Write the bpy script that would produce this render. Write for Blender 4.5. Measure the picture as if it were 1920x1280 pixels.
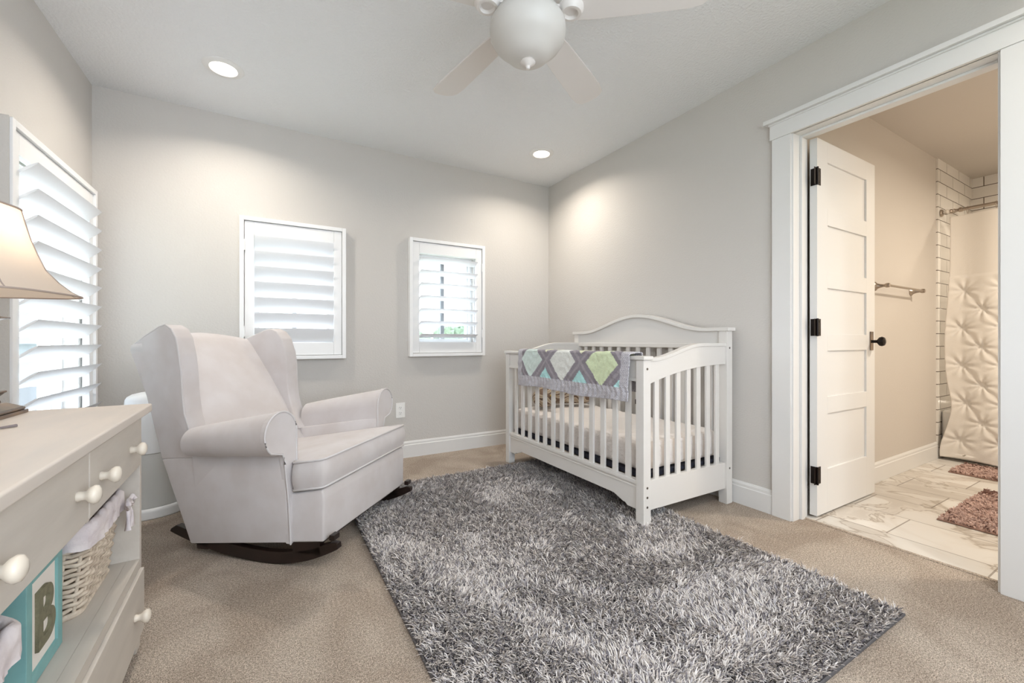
import bpy, bmesh, math, random
import numpy as np
from mathutils import Vector, Matrix
random.seed(7); rng = np.random.default_rng(7)
PI = math.pi; R = math.radians
S = bpy.context.scene
for o in list(bpy.data.objects): bpy.data.objects.remove(o)
C = S.collection

# ------------------------------------------------------------------ camera
cam_d = bpy.data.cameras.new('camera'); cam_d.sensor_width = 36; cam_d.lens = 787/1920*36
cam_d.clip_start = 0.02; cam_d.clip_end = 300
cam = bpy.data.objects.new('camera', cam_d); C.objects.link(cam)
cam.location = (0, 0, .937); cam.rotation_euler = (R(90), 0, R(-30.2)); S.camera = cam
# ------------------------------------------------------------------ sky
W = bpy.data.worlds.new('sky'); S.world = W; W.use_nodes = True
nt = W.node_tree; bg = nt.nodes['Background']
bg.inputs[0].default_value = (.80, .90, 1, 1); bg.inputs[1].default_value = 6.4
# ------------------------------------------------------------------ exposure
S.view_settings.view_transform = 'Standard'; S.view_settings.look = 'None'
S.view_settings.exposure = 0.10; S.view_settings.gamma = 1; S.view_settings.use_curve_mapping = False
# ------------------------------------------------------------------ lamps of the place
def area(name, loc, size, energy, col, spread=160, rot=(0, 0, 0), shape='DISK'):
    l = bpy.data.lights.new(name, 'AREA'); l.shape = shape; l.size = size; l.energy = energy; l.color = col
    l.spread = R(spread)
    o = bpy.data.objects.new(name, l); C.objects.link(o); o.location = loc; o.rotation_euler = rot
    return o
DOWN = [(-.21, 2.79), (1.89, 2.78), (-.21, -.2), (1.89, -.2)]
CAN_W, BATH_W = 9, 38
H = 2.44

# ================================================================== materials
def lin(c):
    return tuple(((v/255)/12.92 if v/255 <= .04045 else ((v/255+.055)/1.055)**2.4) for v in c)+(1,)
def nodes(name):
    m = bpy.data.materials.new(name); m.use_nodes = True
    t = m.node_tree; return m, t, t.nodes, t.links, t.nodes['Principled BSDF']
def mat(name, col, rough=.5, bump=None, var=None, metal=0, sheen=0, spec=.5, trans=0, emit=None, sss=0, stretch=None):
    """col sRGB 0-255; bump=(scale, strength, distance); var=(scale, colour2)"""
    m, t, n, l, p = nodes(name)
    p.inputs['Base Color'].default_value = lin(col); p.inputs['Roughness'].default_value = rough
    p.inputs['Metallic'].default_value = metal; p.inputs['Specular IOR Level'].default_value = spec
    if sheen: p.inputs['Sheen Weight'].default_value = sheen; p.inputs['Sheen Roughness'].default_value = .5
    if trans: p.inputs['Transmission Weight'].default_value = trans
    if emit: p.inputs['Emission Color'].default_value = lin(emit[0]); p.inputs['Emission Strength'].default_value = emit[1]
    tc = n.new('ShaderNodeTexCoord'); vec = tc.outputs['Object']
    if stretch:
        mp = n.new('ShaderNodeMapping'); mp.inputs['Scale'].default_value = stretch
        l.new(vec, mp.inputs['Vector']); vec = mp.outputs['Vector']
    if var:
        z = n.new('ShaderNodeTexNoise'); z.inputs['Scale'].default_value = var[0]; z.inputs['Detail'].default_value = 4
        l.new(vec, z.inputs['Vector'])
        r = n.new('ShaderNodeValToRGB'); r.color_ramp.elements[0].position = .35; r.color_ramp.elements[1].position = .65
        r.color_ramp.elements[0].color = lin(col); r.color_ramp.elements[1].color = lin(var[1])
        l.new(z.outputs['Fac'], r.inputs['Fac']); l.new(r.outputs['Color'], p.inputs['Base Color'])
    if bump:
        z = n.new('ShaderNodeTexNoise'); z.inputs['Scale'].default_value = bump[0]; z.inputs['Detail'].default_value = 3
        l.new(vec, z.inputs['Vector'])
        b = n.new('ShaderNodeBump'); b.inputs['Strength'].default_value = bump[1]
        b.inputs['Distance'].default_value = bump[2] if len(bump) > 2 else .002
        l.new(z.outputs['Fac'], b.inputs['Height']); l.new(b.outputs['Normal'], p.inputs['Normal'])
    return m
def attr_mat(name, rough=.9, sheen=.0, bump=None, attr='col'):
    m, t, n, l, p = nodes(name)
    a = n.new('ShaderNodeAttribute'); a.attribute_name = attr
    l.new(a.outputs['Color'], p.inputs['Base Color']); p.inputs['Roughness'].default_value = rough
    p.inputs['Specular IOR Level'].default_value = .15
    if sheen: p.inputs['Sheen Weight'].default_value = sheen
    if bump:
        z = n.new('ShaderNodeTexNoise'); z.inputs['Scale'].default_value = bump[0]; z.inputs['Detail'].default_value = 3
        tc = n.new('ShaderNodeTexCoord'); l.new(tc.outputs['Object'], z.inputs['Vector'])
        b = n.new('ShaderNodeBump'); b.inputs['Strength'].default_value = bump[1]; b.inputs['Distance'].default_value = .004
        l.new(z.outputs['Fac'], b.inputs['Height']); l.new(b.outputs['Normal'], p.inputs['Normal'])
    return m
M = {}
M['wall'] = mat('wall_paint', (207, 203, 198), .85, bump=(100, .4, .004))
M['ceil'] = mat('ceiling_paint', (230, 231, 232), .9, bump=(75, .8, .006))
M['bathwall'] = mat('bathroom_paint', (205, 198, 190), .85, bump=(110, .2, .003))
M['trim'] = mat('white_trim_paint', (228, 227, 225), .4)
M['shutter'] = mat('white_shutter_paint', (242, 242, 242), .4)
M['vinyl'] = mat('white_vinyl', (235, 237, 238), .35)
M['screenframe'] = mat('grey_window_mullion', (146, 150, 154), .5)
M['crib'] = mat('white_crib_paint', (224, 221, 217), .38)
M['louver'] = mat('white_louver_paint', (245, 246, 248), .4)
M['fan'] = mat('white_fan_enamel', (222, 217, 213), .45)
M['fabric'] = mat('light_grey_microsuede', (208, 203, 203), .9, bump=(300, .15, .001), var=(7, (200, 193, 191)), sheen=.2, spec=.2)
M['piping'] = mat('grey_piping', (206, 202, 202), .8, spec=.2)
M['darkwood'] = mat('espresso_wood', (38, 24, 20), .3, var=(12, (24, 15, 12)))
M['dresser'] = mat('whitewashed_wood', (206, 198, 188), .55, var=(6, (198, 190, 180)), bump=(40, .15, .002), stretch=(4, .6, 4))
M['dressertop'] = mat('whitewashed_top', (216, 205, 194), .5, var=(4, (207, 198, 189)), stretch=(5, .8, 5))
M['knob'] = mat('cream_knob_enamel', (222, 212, 198), .22)
M['dark'] = mat('dark_gap', (40, 34, 30), .9)
M['wicker'] = mat('white_wicker', (222, 208, 190), .6, var=(40, (190, 174, 156)))
M['liner'] = mat('liner_cloth', (236, 228, 228), .95, bump=(60, .5, .006), var=(14, (212, 202, 206)))
M['linerdark'] = mat('dark_bedding', (52, 36, 44), .95, var=(16, (80, 52, 78)))
M['teal'] = mat('distressed_turquoise_paint', (134, 182, 180), .6, var=(18, (122, 170, 170)), bump=(50, .2, .002))
M['mat_board'] = mat('cream_mat_board', (236, 230, 222), .85)
M['letter'] = mat('olive_felt', (132, 128, 104), .95, bump=(500, .6, .003), var=(80, (118, 114, 92)))
M['bronze'] = mat('aged_bronze', (158, 132, 106), .25, metal=.9, var=(14, (120, 108, 100)))
M['blackmetal'] = mat('oil_rubbed_bronze', (30, 24, 22), .35, metal=.6)
M['nickel'] = mat('brushed_nickel', (176, 164, 152), .3, metal=1)
M['chrome'] = mat('small_screw_steel', (130, 126, 120), .35, metal=1)
M['plastic'] = mat('white_plastic', (240, 243, 245), .3)
M['plasticgrey'] = mat('pale_grey_plastic', (214, 216, 214), .4)
M['outlet'] = mat('outlet_plastic', (244, 243, 240), .35)
M['sheet'] = mat('quilted_sheet', (240, 234, 230), .95, bump=(45, .9, .008))
M['navy'] = mat('navy_mattress_support', (34, 36, 50), .8)
M['strap'] = mat('black_webbing', (20, 20, 24), .6)
M['curtain'] = mat('cream_cotton_curtain', (240, 234, 226), .95, bump=(90, .25, .003), sheen=.2, spec=.2)
M['tub'] = mat('white_tub_enamel', (238, 234, 228), .12)
M['cord'] = mat('grey_cord', (128, 118, 118), .8)
M['glow'] = mat('lamp_diffuser', (255, 250, 240), .5, emit=((255, 246, 232), 6))
M['bark'] = mat('tree_bark', (96, 84, 72), .9)
M['leaf'] = mat('tree_leaves', (98, 116, 96), .8, var=(1.2, (122, 138, 116)))
M['ground'] = mat('pale_ground', (170, 172, 158), .95, var=(.2, (150, 160, 130)))
M['siding'] = mat('grey_siding', (140, 147, 152), .8)
M['roof'] = mat('grey_shingles', (110, 112, 116), .9)
# glass: thin panes
m, t, n, l, p = nodes('window_glass')
tr = n.new('ShaderNodeBsdfTransparent'); gl = n.new('ShaderNodeBsdfGlossy'); gl.inputs['Roughness'].default_value = .02
mx = n.new('ShaderNodeMixShader'); mx.inputs[0].default_value = .06
l.new(tr.outputs[0], mx.inputs[1]); l.new(gl.outputs[0], mx.inputs[2]); l.new(mx.outputs[0], n['Material Output'].inputs['Surface'])
M['glass'] = m
M['crystal'] = mat('clear_crystal', (245, 240, 235), .05, trans=.9)
# frosted bowl of the fan light
M['bowl'] = mat('frosted_white_glass', (206, 203, 198), .45)
# shade: translucent cloth
m, t, n, l, p = nodes('linen_lampshade')
p.inputs['Base Color'].default_value = lin((228, 214, 200)); p.inputs['Roughness'].default_value = .9
tl = n.new('ShaderNodeBsdfTranslucent'); tl.inputs[0].default_value = lin((238, 224, 208))
mx = n.new('ShaderNodeMixShader'); mx.inputs[0].default_value = .35
l.new(p.outputs[0], mx.inputs[1]); l.new(tl.outputs[0], mx.inputs[2]); l.new(mx.outputs[0], n['Material Output'].inputs['Surface'])
M['shade'] = m
M['shadetrim'] = mat('shade_binding', (172, 156, 146), .8)
# carpet
m, t, n, l, p = nodes('beige_carpet')
tc = n.new('ShaderNodeTexCoord')
za = n.new('ShaderNodeTexNoise'); za.inputs['Scale'].default_value = 3.2; za.inputs['Detail'].default_value = 3; za.inputs['Distortion'].default_value = .8
zb = n.new('ShaderNodeTexNoise'); zb.inputs['Scale'].default_value = 330; zb.inputs['Detail'].default_value = 5
l.new(tc.outputs['Object'], za.inputs['Vector']); l.new(tc.outputs['Object'], zb.inputs['Vector'])
r1 = n.new('ShaderNodeValToRGB'); r1.color_ramp.elements[0].position = .38; r1.color_ramp.elements[1].position = .62
r1.color_ramp.elements[0].color = lin((194, 178, 163)); r1.color_ramp.elements[1].color = lin((216, 202, 187))
l.new(za.outputs['Fac'], r1.inputs['Fac'])
r2 = n.new('ShaderNodeValToRGB'); r2.color_ramp.elements[0].position = .38; r2.color_ramp.elements[1].position = .6
r2.color_ramp.elements[0].color = (.42, .41, .40, 1); r2.color_ramp.elements[1].color = (1.15, 1.15, 1.15, 1)
l.new(zb.outputs['Fac'], r2.inputs['Fac'])
mm = n.new('ShaderNodeMix'); mm.data_type = 'RGBA'; mm.blend_type = 'MULTIPLY'; mm.inputs[0].default_value = 1
l.new(r1.outputs['Color'], mm.inputs[6]); l.new(r2.outputs['Color'], mm.inputs[7]); l.new(mm.outputs[2], p.inputs['Base Color'])
zc = n.new('ShaderNodeTexNoise'); zc.inputs['Scale'].default_value = 120; zc.inputs['Detail'].default_value = 2; l.new(tc.outputs['Object'], zc.inputs['Vector'])
r3 = n.new('ShaderNodeValToRGB'); r3.color_ramp.elements[0].position = .4; r3.color_ramp.elements[1].position = .6
r3.color_ramp.elements[0].color = (.80, .79, .78, 1); r3.color_ramp.elements[1].color = (1.06, 1.06, 1.06, 1); l.new(zc.outputs['Fac'], r3.inputs['Fac'])
m3 = n.new('ShaderNodeMix'); m3.data_type = 'RGBA'; m3.blend_type = 'MULTIPLY'; m3.inputs[0].default_value = 1
l.new(mm.outputs[2], m3.inputs[6]); l.new(r3.outputs['Color'], m3.inputs[7]); l.new(m3.outputs[2], p.inputs['Base Color'])
b = n.new('ShaderNodeBump'); b.inputs['Strength'].default_value = 1; b.inputs['Distance'].default_value = .005
l.new(zb.outputs['Fac'], b.inputs['Height']); l.new(b.outputs['Normal'], p.inputs['Normal'])
p.inputs['Roughness'].default_value = 1; p.inputs['Specular IOR Level'].default_value = .05
M['carpet'] = m
# brick-type tile materials
def brick(name, c1, c2, cm, w, h, mortar, rough, vecmode, off=.5, bumpd=.002, vein=None, shift=(0, 0, 0)):
    m, t, n, l, p = nodes(name)
    tc = n.new('ShaderNodeTexCoord'); sp = n.new('ShaderNodeSeparateXYZ'); cb = n.new('ShaderNodeCombineXYZ')
    mp = n.new('ShaderNodeMapping'); mp.inputs['Location'].default_value = shift
    l.new(tc.outputs['Object'], mp.inputs['Vector']); l.new(mp.outputs['Vector'], sp.inputs[0])
    a, bb = vecmode; l.new(sp.outputs[a], cb.inputs[0]); l.new(sp.outputs[bb], cb.inputs[1])
    k = n.new('ShaderNodeTexBrick'); k.offset = off; k.inputs['Scale'].default_value = 1
    k.inputs['Brick Width'].default_value = w; k.inputs['Row Height'].default_value = h; k.inputs['Mortar Size'].default_value = mortar
    k.inputs['Mortar Smooth'].default_value = .05; k.inputs['Bias'].default_value = 0
    k.inputs['Color1'].default_value = lin(c1); k.inputs['Color2'].default_value = lin(c2); k.inputs['Mortar'].default_value = lin(cm)
    l.new(cb.outputs[0], k.inputs['Vector'])
    out = k.outputs['Color']
    if vein:
        z = n.new('ShaderNodeTexNoise'); z.inputs['Scale'].default_value = 4; z.inputs['Detail'].default_value = 8; z.inputs['Distortion'].default_value = 1.6
        mp2 = n.new('ShaderNodeMapping'); mp2.inputs['Scale'].default_value = (.8, .55, 1)
        l.new(tc.outputs['Object'], mp2.inputs['Vector']); l.new(mp2.outputs['Vector'], z.inputs['Vector'])
        r = n.new('ShaderNodeValToRGB'); e = r.color_ramp.elements
        e[0].position = .40; e[0].color = lin((222, 216, 210)); e[1].position = .60; e[1].color = (1, 1, 1, 1)
        q = e.new(.47); q.color = lin((240, 236, 232)); q = e.new(.495); q.color = lin(vein); q = e.new(.52); q.color = lin((246, 243, 240))
        l.new(z.outputs['Fac'], r.inputs['Fac'])
        x = n.new('ShaderNodeMix'); x.data_type = 'RGBA'; x.blend_type = 'MULTIPLY'; x.inputs[0].default_value = .8
        l.new(out, x.inputs[6]); l.new(r.outputs['Color'], x.inputs[7]); out = x.outputs[2]
    l.new(out, p.inputs['Base Color']); p.inputs['Roughness'].default_value = rough
    bp = n.new('ShaderNodeBump'); bp.invert = True; bp.inputs['Distance'].default_value = bumpd; bp.inputs['Strength'].default_value = .6
    l.new(k.outputs['Fac'], bp.inputs['Height']); l.new(bp.outputs['Normal'], p.inputs['Normal'])
    return m
M['tile_y'] = brick('subway_tile_side', (240, 236, 230), (236, 232, 226), (92, 80, 70), .305, .102, .0028, .12, (0, 2), shift=(.02, 0, .02))
M['tile_x'] = brick('subway_tile_back', (240, 236, 230), (236, 232, 226), (92, 80, 70), .305, .102, .0028, .12, (1, 2), shift=(0, .1, .02))
M['floortile'] = brick('marbled_floor_tile', (232, 228, 222), (214, 210, 204), (160, 152, 144), .61, .305, .003, .3, (1, 0), off=.4, vein=(176, 162, 146), shift=(-.18, .12, 0))
M['boppy'] = None

# ================================================================== helpers
class MB:
    def __init__(self): self.bm = bmesh.new()
    def _bev(self, verts, bev, seg=2):
        if bev > 0:
            es = list({e for v in verts for e in v.link_edges})
            bmesh.ops.bevel(self.bm, geom=es, offset=bev, segments=seg, profile=.5, affect='EDGES', clamp_overlap=True)
    def box(self, x0, x1, y0, y1, z0, z1, bev=0, seg=2, mtx=None):
        r = bmesh.ops.create_cube(self.bm, size=1)
        v = r['verts']
        for q in v:
            q.co = Vector(((x0+x1)/2+q.co.x*abs(x1-x0), (y0+y1)/2+q.co.y*abs(y1-y0), (z0+z1)/2+q.co.z*abs(z1-z0)))
            if mtx: q.co = mtx @ q.co
        self._bev(v, bev, seg); return self
    def prism(self, pts, off, bev=0, seg=3):
        """pts: list of 3D points of a polygon, off: vector or list of per-point opposite points"""
        a = [self.bm.verts.new(p) for p in pts]
        b = [self.bm.verts.new(q if isinstance(off, list) else Vector(p)+Vector(off)) for p, q in zip(pts, off if isinstance(off, list) else pts)]
        n = len(a)
        fs = [self.bm.faces.new(a), self.bm.faces.new(list(reversed(b)))]
        for i in range(n): fs.append(self.bm.faces.new((a[i], b[i], b[(i+1) % n], a[(i+1) % n])))
        bmesh.ops.recalc_face_normals(self.bm, faces=fs)
        self._bev(a+b, bev, seg); return self
    def lathe(self, prof, c=(0, 0, 0), seg=32, axis='Z', squish=None):
        """prof: list of (r, h)"""
        rings = []
        for r, h in prof:
            ring = []
            for i in range(seg):
                t = 2*PI*i/seg
                if squish: rr = r*squish(t)
                else: rr = r
                x, y = rr*math.cos(t), rr*math.sin(t)
                p = {'Z': (x, y, h), 'X': (h, x, y), 'Y': (x, h, y)}[axis]
                ring.append(self.bm.verts.new((c[0]+p[0], c[1]+p[1], c[2]+p[2])))
            rings.append(ring)
        fs = []
        for a, b in zip(rings, rings[1:]):
            for i in range(seg): fs.append(self.bm.faces.new((a[i], a[(i+1) % seg], b[(i+1) % seg], b[i])))
        if prof[0][0] > 1e-6: fs.append(self.bm.faces.new(list(reversed(rings[0]))))
        if prof[-1][0] > 1e-6: fs.append(self.bm.faces.new(rings[-1]))
        bmesh.ops.remove_doubles(self.bm, verts=[v for r in rings for v in r], dist=1e-6)
        fs = [f for f in fs if f.is_valid]
        bmesh.ops.recalc_face_normals(self.bm, faces=fs); return self
    def tube(self, pts, r, seg=8, closed=False, cap=True):
        pts = [Vector(p) for p in pts]; n = len(pts); rings = []
        rs = r if isinstance(r, (list, tuple)) else [r]*n
        up = Vector((0, 0, 1))
        for i, p in enumerate(pts):
            a = pts[(i-1) % n] if closed or i > 0 else p
            b = pts[(i+1) % n] if closed or i < n-1 else p
            t = (b-a).normalized()
            if abs(t.dot(up)) > .97: u = Vector((1, 0, 0))
            else: u = up
            s = t.cross(u).normalized(); u = s.cross(t).normalized()
            rings.append([self.bm.verts.new(p+s*math.cos(2*PI*k/seg)*rs[i]+u*math.sin(2*PI*k/seg)*rs[i]) for k in range(seg)])
        m = n if closed else n-1
        for i in range(m):
            a, b = rings[i], rings[(i+1) % n]
            for k in range(seg): self.bm.faces.new((a[k], a[(k+1) % seg], b[(k+1) % seg], b[k]))
        if cap and not closed: self.bm.faces.new(list(reversed(rings[0]))); self.bm.faces.new(rings[-1])
        return self
    def grid(self, f, nu, nv, thick=0):
        """f(i/nu, j/nv) -> point"""
        v = [[self.bm.verts.new(f(i/nu, j/nv)) for j in range(nv+1)] for i in range(nu+1)]
        for i in range(nu):
            for j in range(nv): self.bm.faces.new((v[i][j], v[i+1][j], v[i+1][j+1], v[i][j+1]))
        return self
    def xf(self, mtx): bmesh.ops.transform(self.bm, matrix=mtx, verts=self.bm.verts); return self
    def build(self, name, m, parent=None, sharp=40, kind=None):
        me = bpy.data.meshes.new(name); self.bm.to_mesh(me); self.bm.free()
        me.materials.append(m)
        me.polygons.foreach_set('use_smooth', [True]*len(me.polygons))
        me.set_sharp_from_angle(angle=R(sharp))
        o = bpy.data.objects.new(name, me); C.objects.link(o)
        if len(me.polygons) < 1500 and sharp < 60:
            wn = o.modifiers.new('weighted_normals', 'WEIGHTED_NORMAL'); wn.keep_sharp = True
        if parent: o.parent = parent
        if kind: o['kind'] = kind
        return o
def empty(name, label, cat, loc=(0, 0, 0), rz=0, group=None):
    o = bpy.data.objects.new(name, None); C.objects.link(o); o.empty_display_size = .1
    o.location = loc; o.rotation_euler = (0, 0, rz); return tag(o, label, cat, group)
def tag(o, label, cat, group=None):
    o['label'] = label; o['category'] = cat
    if group: o['group'] = group
    return o
def struct(mb, name, m, sharp=40): return mb.build(name, m, None, sharp, 'structure')
def copy_tree(o, parent=None):
    c = o.copy(); C.objects.link(c); c.parent = parent
    for ch in list(o.children): copy_tree(ch, c)
    return c
def wallpanels(mb, a0, a1, z0, z1, holes, f):
    """rectangle a0..a1 x z0..z1 minus holes [(a0,a1,z0,z1)], f(a0,a1,z0,z1) adds the box"""
    xs = sorted({a0, a1}|{v for h in holes for v in h[:2]}); zs = sorted({z0, z1}|{v for h in holes for v in h[2:]})
    for i in range(len(xs)-1):
        run = None
        for j in range(len(zs)-1):
            cx, cz = (xs[i]+xs[i+1])/2, (zs[j]+zs[j+1])/2
            inside = any(h[0] < cx < h[1] and h[2] < cz < h[3] for h in holes)
            if not inside:
                if run and abs(run[1]-zs[j]) < 1e-9: run[1] = zs[j+1]
                else:
                    if run: f(xs[i], xs[i+1], run[0], run[1])
                    run = [zs[j], zs[j+1]]
        if run: f(xs[i], xs[i+1], run[0], run[1])

# ================================================================== room
XL, XR, YB, YN = -.891, 2.37, 3.365, -.80
WT = .16
BX0, BX1, BY1, BY0 = 2.50, 5.54, 1.205, -1.0     # bathroom
SH = [  # shutters: centre along wall, frame width, z0, z1
    dict(wall='left', c=2.79, w=.92, z0=.40, z1=1.79),
    dict(wall='far', c=.170, w=.665, z0=.812, z1=1.775),
    dict(wall='far', c=1.318, w=.672, z0=.815, z1=1.775)]
def hole(s): return (s['c']-s['w']/2+.075, s['c']+s['w']/2-.075, s['z0']+.11, s['z1']-.11)
mb = MB(); wallpanels(mb, YN-WT, YB+WT, 0, H, [hole(SH[0])], lambda a, b, z0, z1: mb.box(XL-WT, XL, a, b, z0, z1)); struct(mb, 'wall_left', M['wall'])
mb = MB(); wallpanels(mb, XL, XR, 0, H, [hole(SH[1]), hole(SH[2])], lambda a, b, z0, z1: mb.box(a, b, YB, YB+WT, z0, z1)); struct(mb, 'wall_far', M['wall'])
DY0, DY1, DZ = .443, 1.150, 2.02
mb = MB(); wallpanels(mb, YN-WT, YB+WT, 0, H, [(DY0-.02, DY1+.02, 0, DZ+.02)], lambda a, b, z0, z1: mb.box(XR, BX0, a, b, z0, z1)); struct(mb, 'wall_right', M['wall'])
# wall behind the camera, with an added opening sized for sky fill light
FILL_OPENING = (-.3, 1.55, .62, 2.12)
mb = MB(); wallpanels(mb, XL, XR, 0, H, [FILL_OPENING], lambda a, b, z0, z1: mb.box(a, b, YN-WT, YN, z0, z1)); struct(mb, 'wall_near', M['wall'])
struct(MB().box(XL-WT, XR+.09, YN-WT, YB+WT, -.12, 0), 'floor', M['carpet'])
struct(MB().box(XR+.09, BX1+.1, BY0-.1, BY1+.12, -.12, -.001), 'floor_bathroom', M['floortile'])
struct(MB().box(XL-WT, BX0, YN-WT, YB+WT, H, H+.12), 'ceiling', M['ceil'])
struct(MB().box(BX0, BX1+.1, BY0-.1, BY1+.12, H-.03, H+.12), 'ceiling_bathroom', M['bathwall'])
TX = 4.655
struct(MB().box(BX0, TX, BY1, BY1+.12, 0, H), 'wall_bathroom_side', M['bathwall'])
struct(MB().box(TX, BX1+.1, BY1-.012, BY1+.12, 0, H), 'wall_shower_side', M['tile_y'])
struct(MB().box(BX1-.012, BX1+.1, BY0, BY1-.012, 0, H), 'wall_shower_back', M['tile_x'])
struct(MB().box(BX0, BX1+.1, BY0-.1, BY0, 0, H), 'wall_bathroom_near', M['bathwall'])

def baseboard(name, pts_a, pts_b, nrm, h=.13, t=.015):
    """straight board from a to b, nrm into room"""
    a, b, n = Vector(pts_a), Vector(pts_b), Vector(nrm)
    prof = [(0, 0), (t, 0), (t, h-.03), (t-.004, h-.026), (t-.004, h-.012), (t*.35, h), (0, h)]
    pa = [a+n*x+Vector((0, 0, z)) for x, z in prof]
    return struct(MB().prism(pa, b-a), name, M['trim'], 25)
baseboard('baseboard_far', (XL, YB, 0), (XR, YB, 0), (0, -1, 0))
baseboard('baseboard_left', (XL, YN, 0), (XL, YB, 0), (1, 0, 0))
baseboard('baseboard_right', (XR, DY1+.10, 0), (XR, YB, 0), (-1, 0, 0))
baseboard('baseboard_right_near', (XR, YN, 0), (XR, DY0-.10, 0), (-1, 0, 0))
baseboard('baseboard_bathroom', (BX0, BY1, 0), (TX, BY1, 0), (0, -1, 0))

# door frame (casing, header, cap, jambs, stops)
mb = MB()
mb.box(XR-.02, XR, DY1+.008, DY1+.102, 0, DZ, .002).box(XR-.02, XR, DY0-.102, DY0-.008, 0, DZ, .002)
mb.box(XR-.024, XR, DY0-.112, DY1+.112, DZ-.0, DZ+.085, .002)
mb.box(XR-.045, XR, DY0-.135, DY1+.135, DZ+.085, DZ+.107, .002)
mb.box(XR-.030, XR, DY0-.116, DY1+.116, DZ+.075, DZ+.085, .003)
struct(mb, 'trim_1', M['trim'])
mb = MB()
for y0, y1 in ((DY1, DY1+.02), (DY0-.02, DY0)): mb.box(XR-.008, BX0+.004, y0, y1, 0, DZ+.02, .001)
mb.box(XR-.008, BX0+.004, DY0, DY1, DZ, DZ+.02, .001)
mb.box(XR+.055, XR+.088, DY1-.012, DY1, 0, DZ, .002).box(XR+.055, XR+.088, DY0, DY0+.012, 0, DZ, .002).box(XR+.055, XR+.088, DY0+.012, DY1-.012, DZ-.012, DZ, .002)
struct(mb, 'trim_2', M['trim'])
mb = MB().box(BX0, BX0+.018, DY1+.008, BY1-.001, 0, DZ+.06, .002).box(BX0, BX0+.018, DY0-.08, DY0-.008, 0, DZ+.06, .002)
struct(mb, 'trim_3', M['trim'])
struct(MB().box(XR+.08, XR+.10, DY0, DY1, -.001, .003, .001), 'trim_4', M['carpet'])

# door: five recessed panels, swung open into the bathroom
DX0, DX1, DYF, DTH, DHT = 2.512, 3.222, 1.107, .036, 2.005
d = bpy.data.objects.new('door_1', None); C.objects.link(d); d['kind'] = 'structure'; d.location = (DX0, DYF, .012)
mb = MB(); w = DX1-DX0; st = .115; rz = [0, .245, .60, .96, 1.30, 1.655, DHT-.012]
mb.box(0, st, 0, DTH, 0, DHT, .0015).box(w-st, w, 0, DTH, 0, DHT, .0015)
rails = [(0, .235), (.535, .625), (.875, .965), (1.215, 1.305), (1.555, 1.645), (1.895, DHT)]
for a, b2 in rails: mb.box(st, w-st, 0.0, DTH, a, b2, .0015)
mb.box(st-.002, w-st+.002, .010, DTH-.010, .2, 1.93)
mb.build('door_leaf', M['trim'], d)
kp = MB().box(w-.073, w-.033, -.006, 0, .872, .985, .002)
k0 = kp.build('knob_plate', M['bronze'], d)
MB().lathe([(.009, 0), (.009, -.022), (.013, -.026), (.026, -.036), (.029, -.047), (.024, -.058), (.012, -.063), (0, -.064)], (w-.053, -.006, .925), 20, 'Y').build('knob', M['blackmetal'], k0)
for z in (.215, 1.0, 1.80):
    mb = MB().box(-.003, .035, -.0025, 0, z-.045, z+.045, .001)
    mb.box(-.003, 0, 0, .03, z-.045, z+.045)
    mb.box(-.030, -.006, -.0005, .0015, z-.045, z+.045, .001)
    mb.lathe([(.0055, z-.047), (.0055, z+.047)], (-.005, -.004, 0), 10)
    for k in (-.03, -.012, .008, .03): mb.lathe([(.0035, -.003), (.003, -.0045), (0, -.005)], (.018 if k in (-.03, .03) else .010, -.0, z+k), 8, 'Y')
    mb.build('hinge', M['blackmetal'], d)

# ------------------------------------------------------------------ windows + shutters
def place(s):
    if s['wall'] == 'left': return (XL, s['c'], s['z0']), R(90)
    return (s['c'], YB, s['z0']), 0
def window(i, s):
    loc, rz = place(s)
    o = bpy.data.objects.new('window_%d' % i, None); C.objects.link(o); o.location = loc; o.rotation_euler = (0, 0, rz); o['kind'] = 'structure'
    a, b, z0, z1 = hole(s); a -= s['c']; b -= s['c']; z0 -= s['z0']; z1 -= s['z0']
    mb = MB()
    def ring(y0, y1, w, mb=mb, a=a, b=b, z0=z0, z1=z1):
        mb.box(a, a+w, y0, y1, z0, z1, .002).box(b-w, b, y0, y1, z0, z1, .002)
        mb.box(a+w, b-w, y0, y1, z0, z0+w, .002).box(a+w, b-w, y0, y1, z1-w, z1, .002)
    ring(.002, .012, .006); ring(.065, .105, .022); ring(.100, .15, .038)
    mb.build('window_frame', M['vinyl'], o)
    mx_ = 0.0
    MB().box(mx_-.016, mx_+.016, .105, .14, z0+.036, z1-.036, .003).build('mullion', M['screenframe'] if s['wall'] == 'far' else M['vinyl'], o)
    MB().box(a+.036, b-.036, .120, .124, z0+.036, z1-.036).build('glass', M['glass'], o)
for i, s in enumerate(SH): window(i+1, s)
def louver_mesh(L, wd, th):
    mb = MB(); n = 12; pts = []
    for k in range(n):
        t = 2*PI*k/n; pts.append((-L/2, wd/2*math.cos(t), th/2*math.sin(t)))
    mb.prism(pts, (L, 0, 0)); return mb
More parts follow.
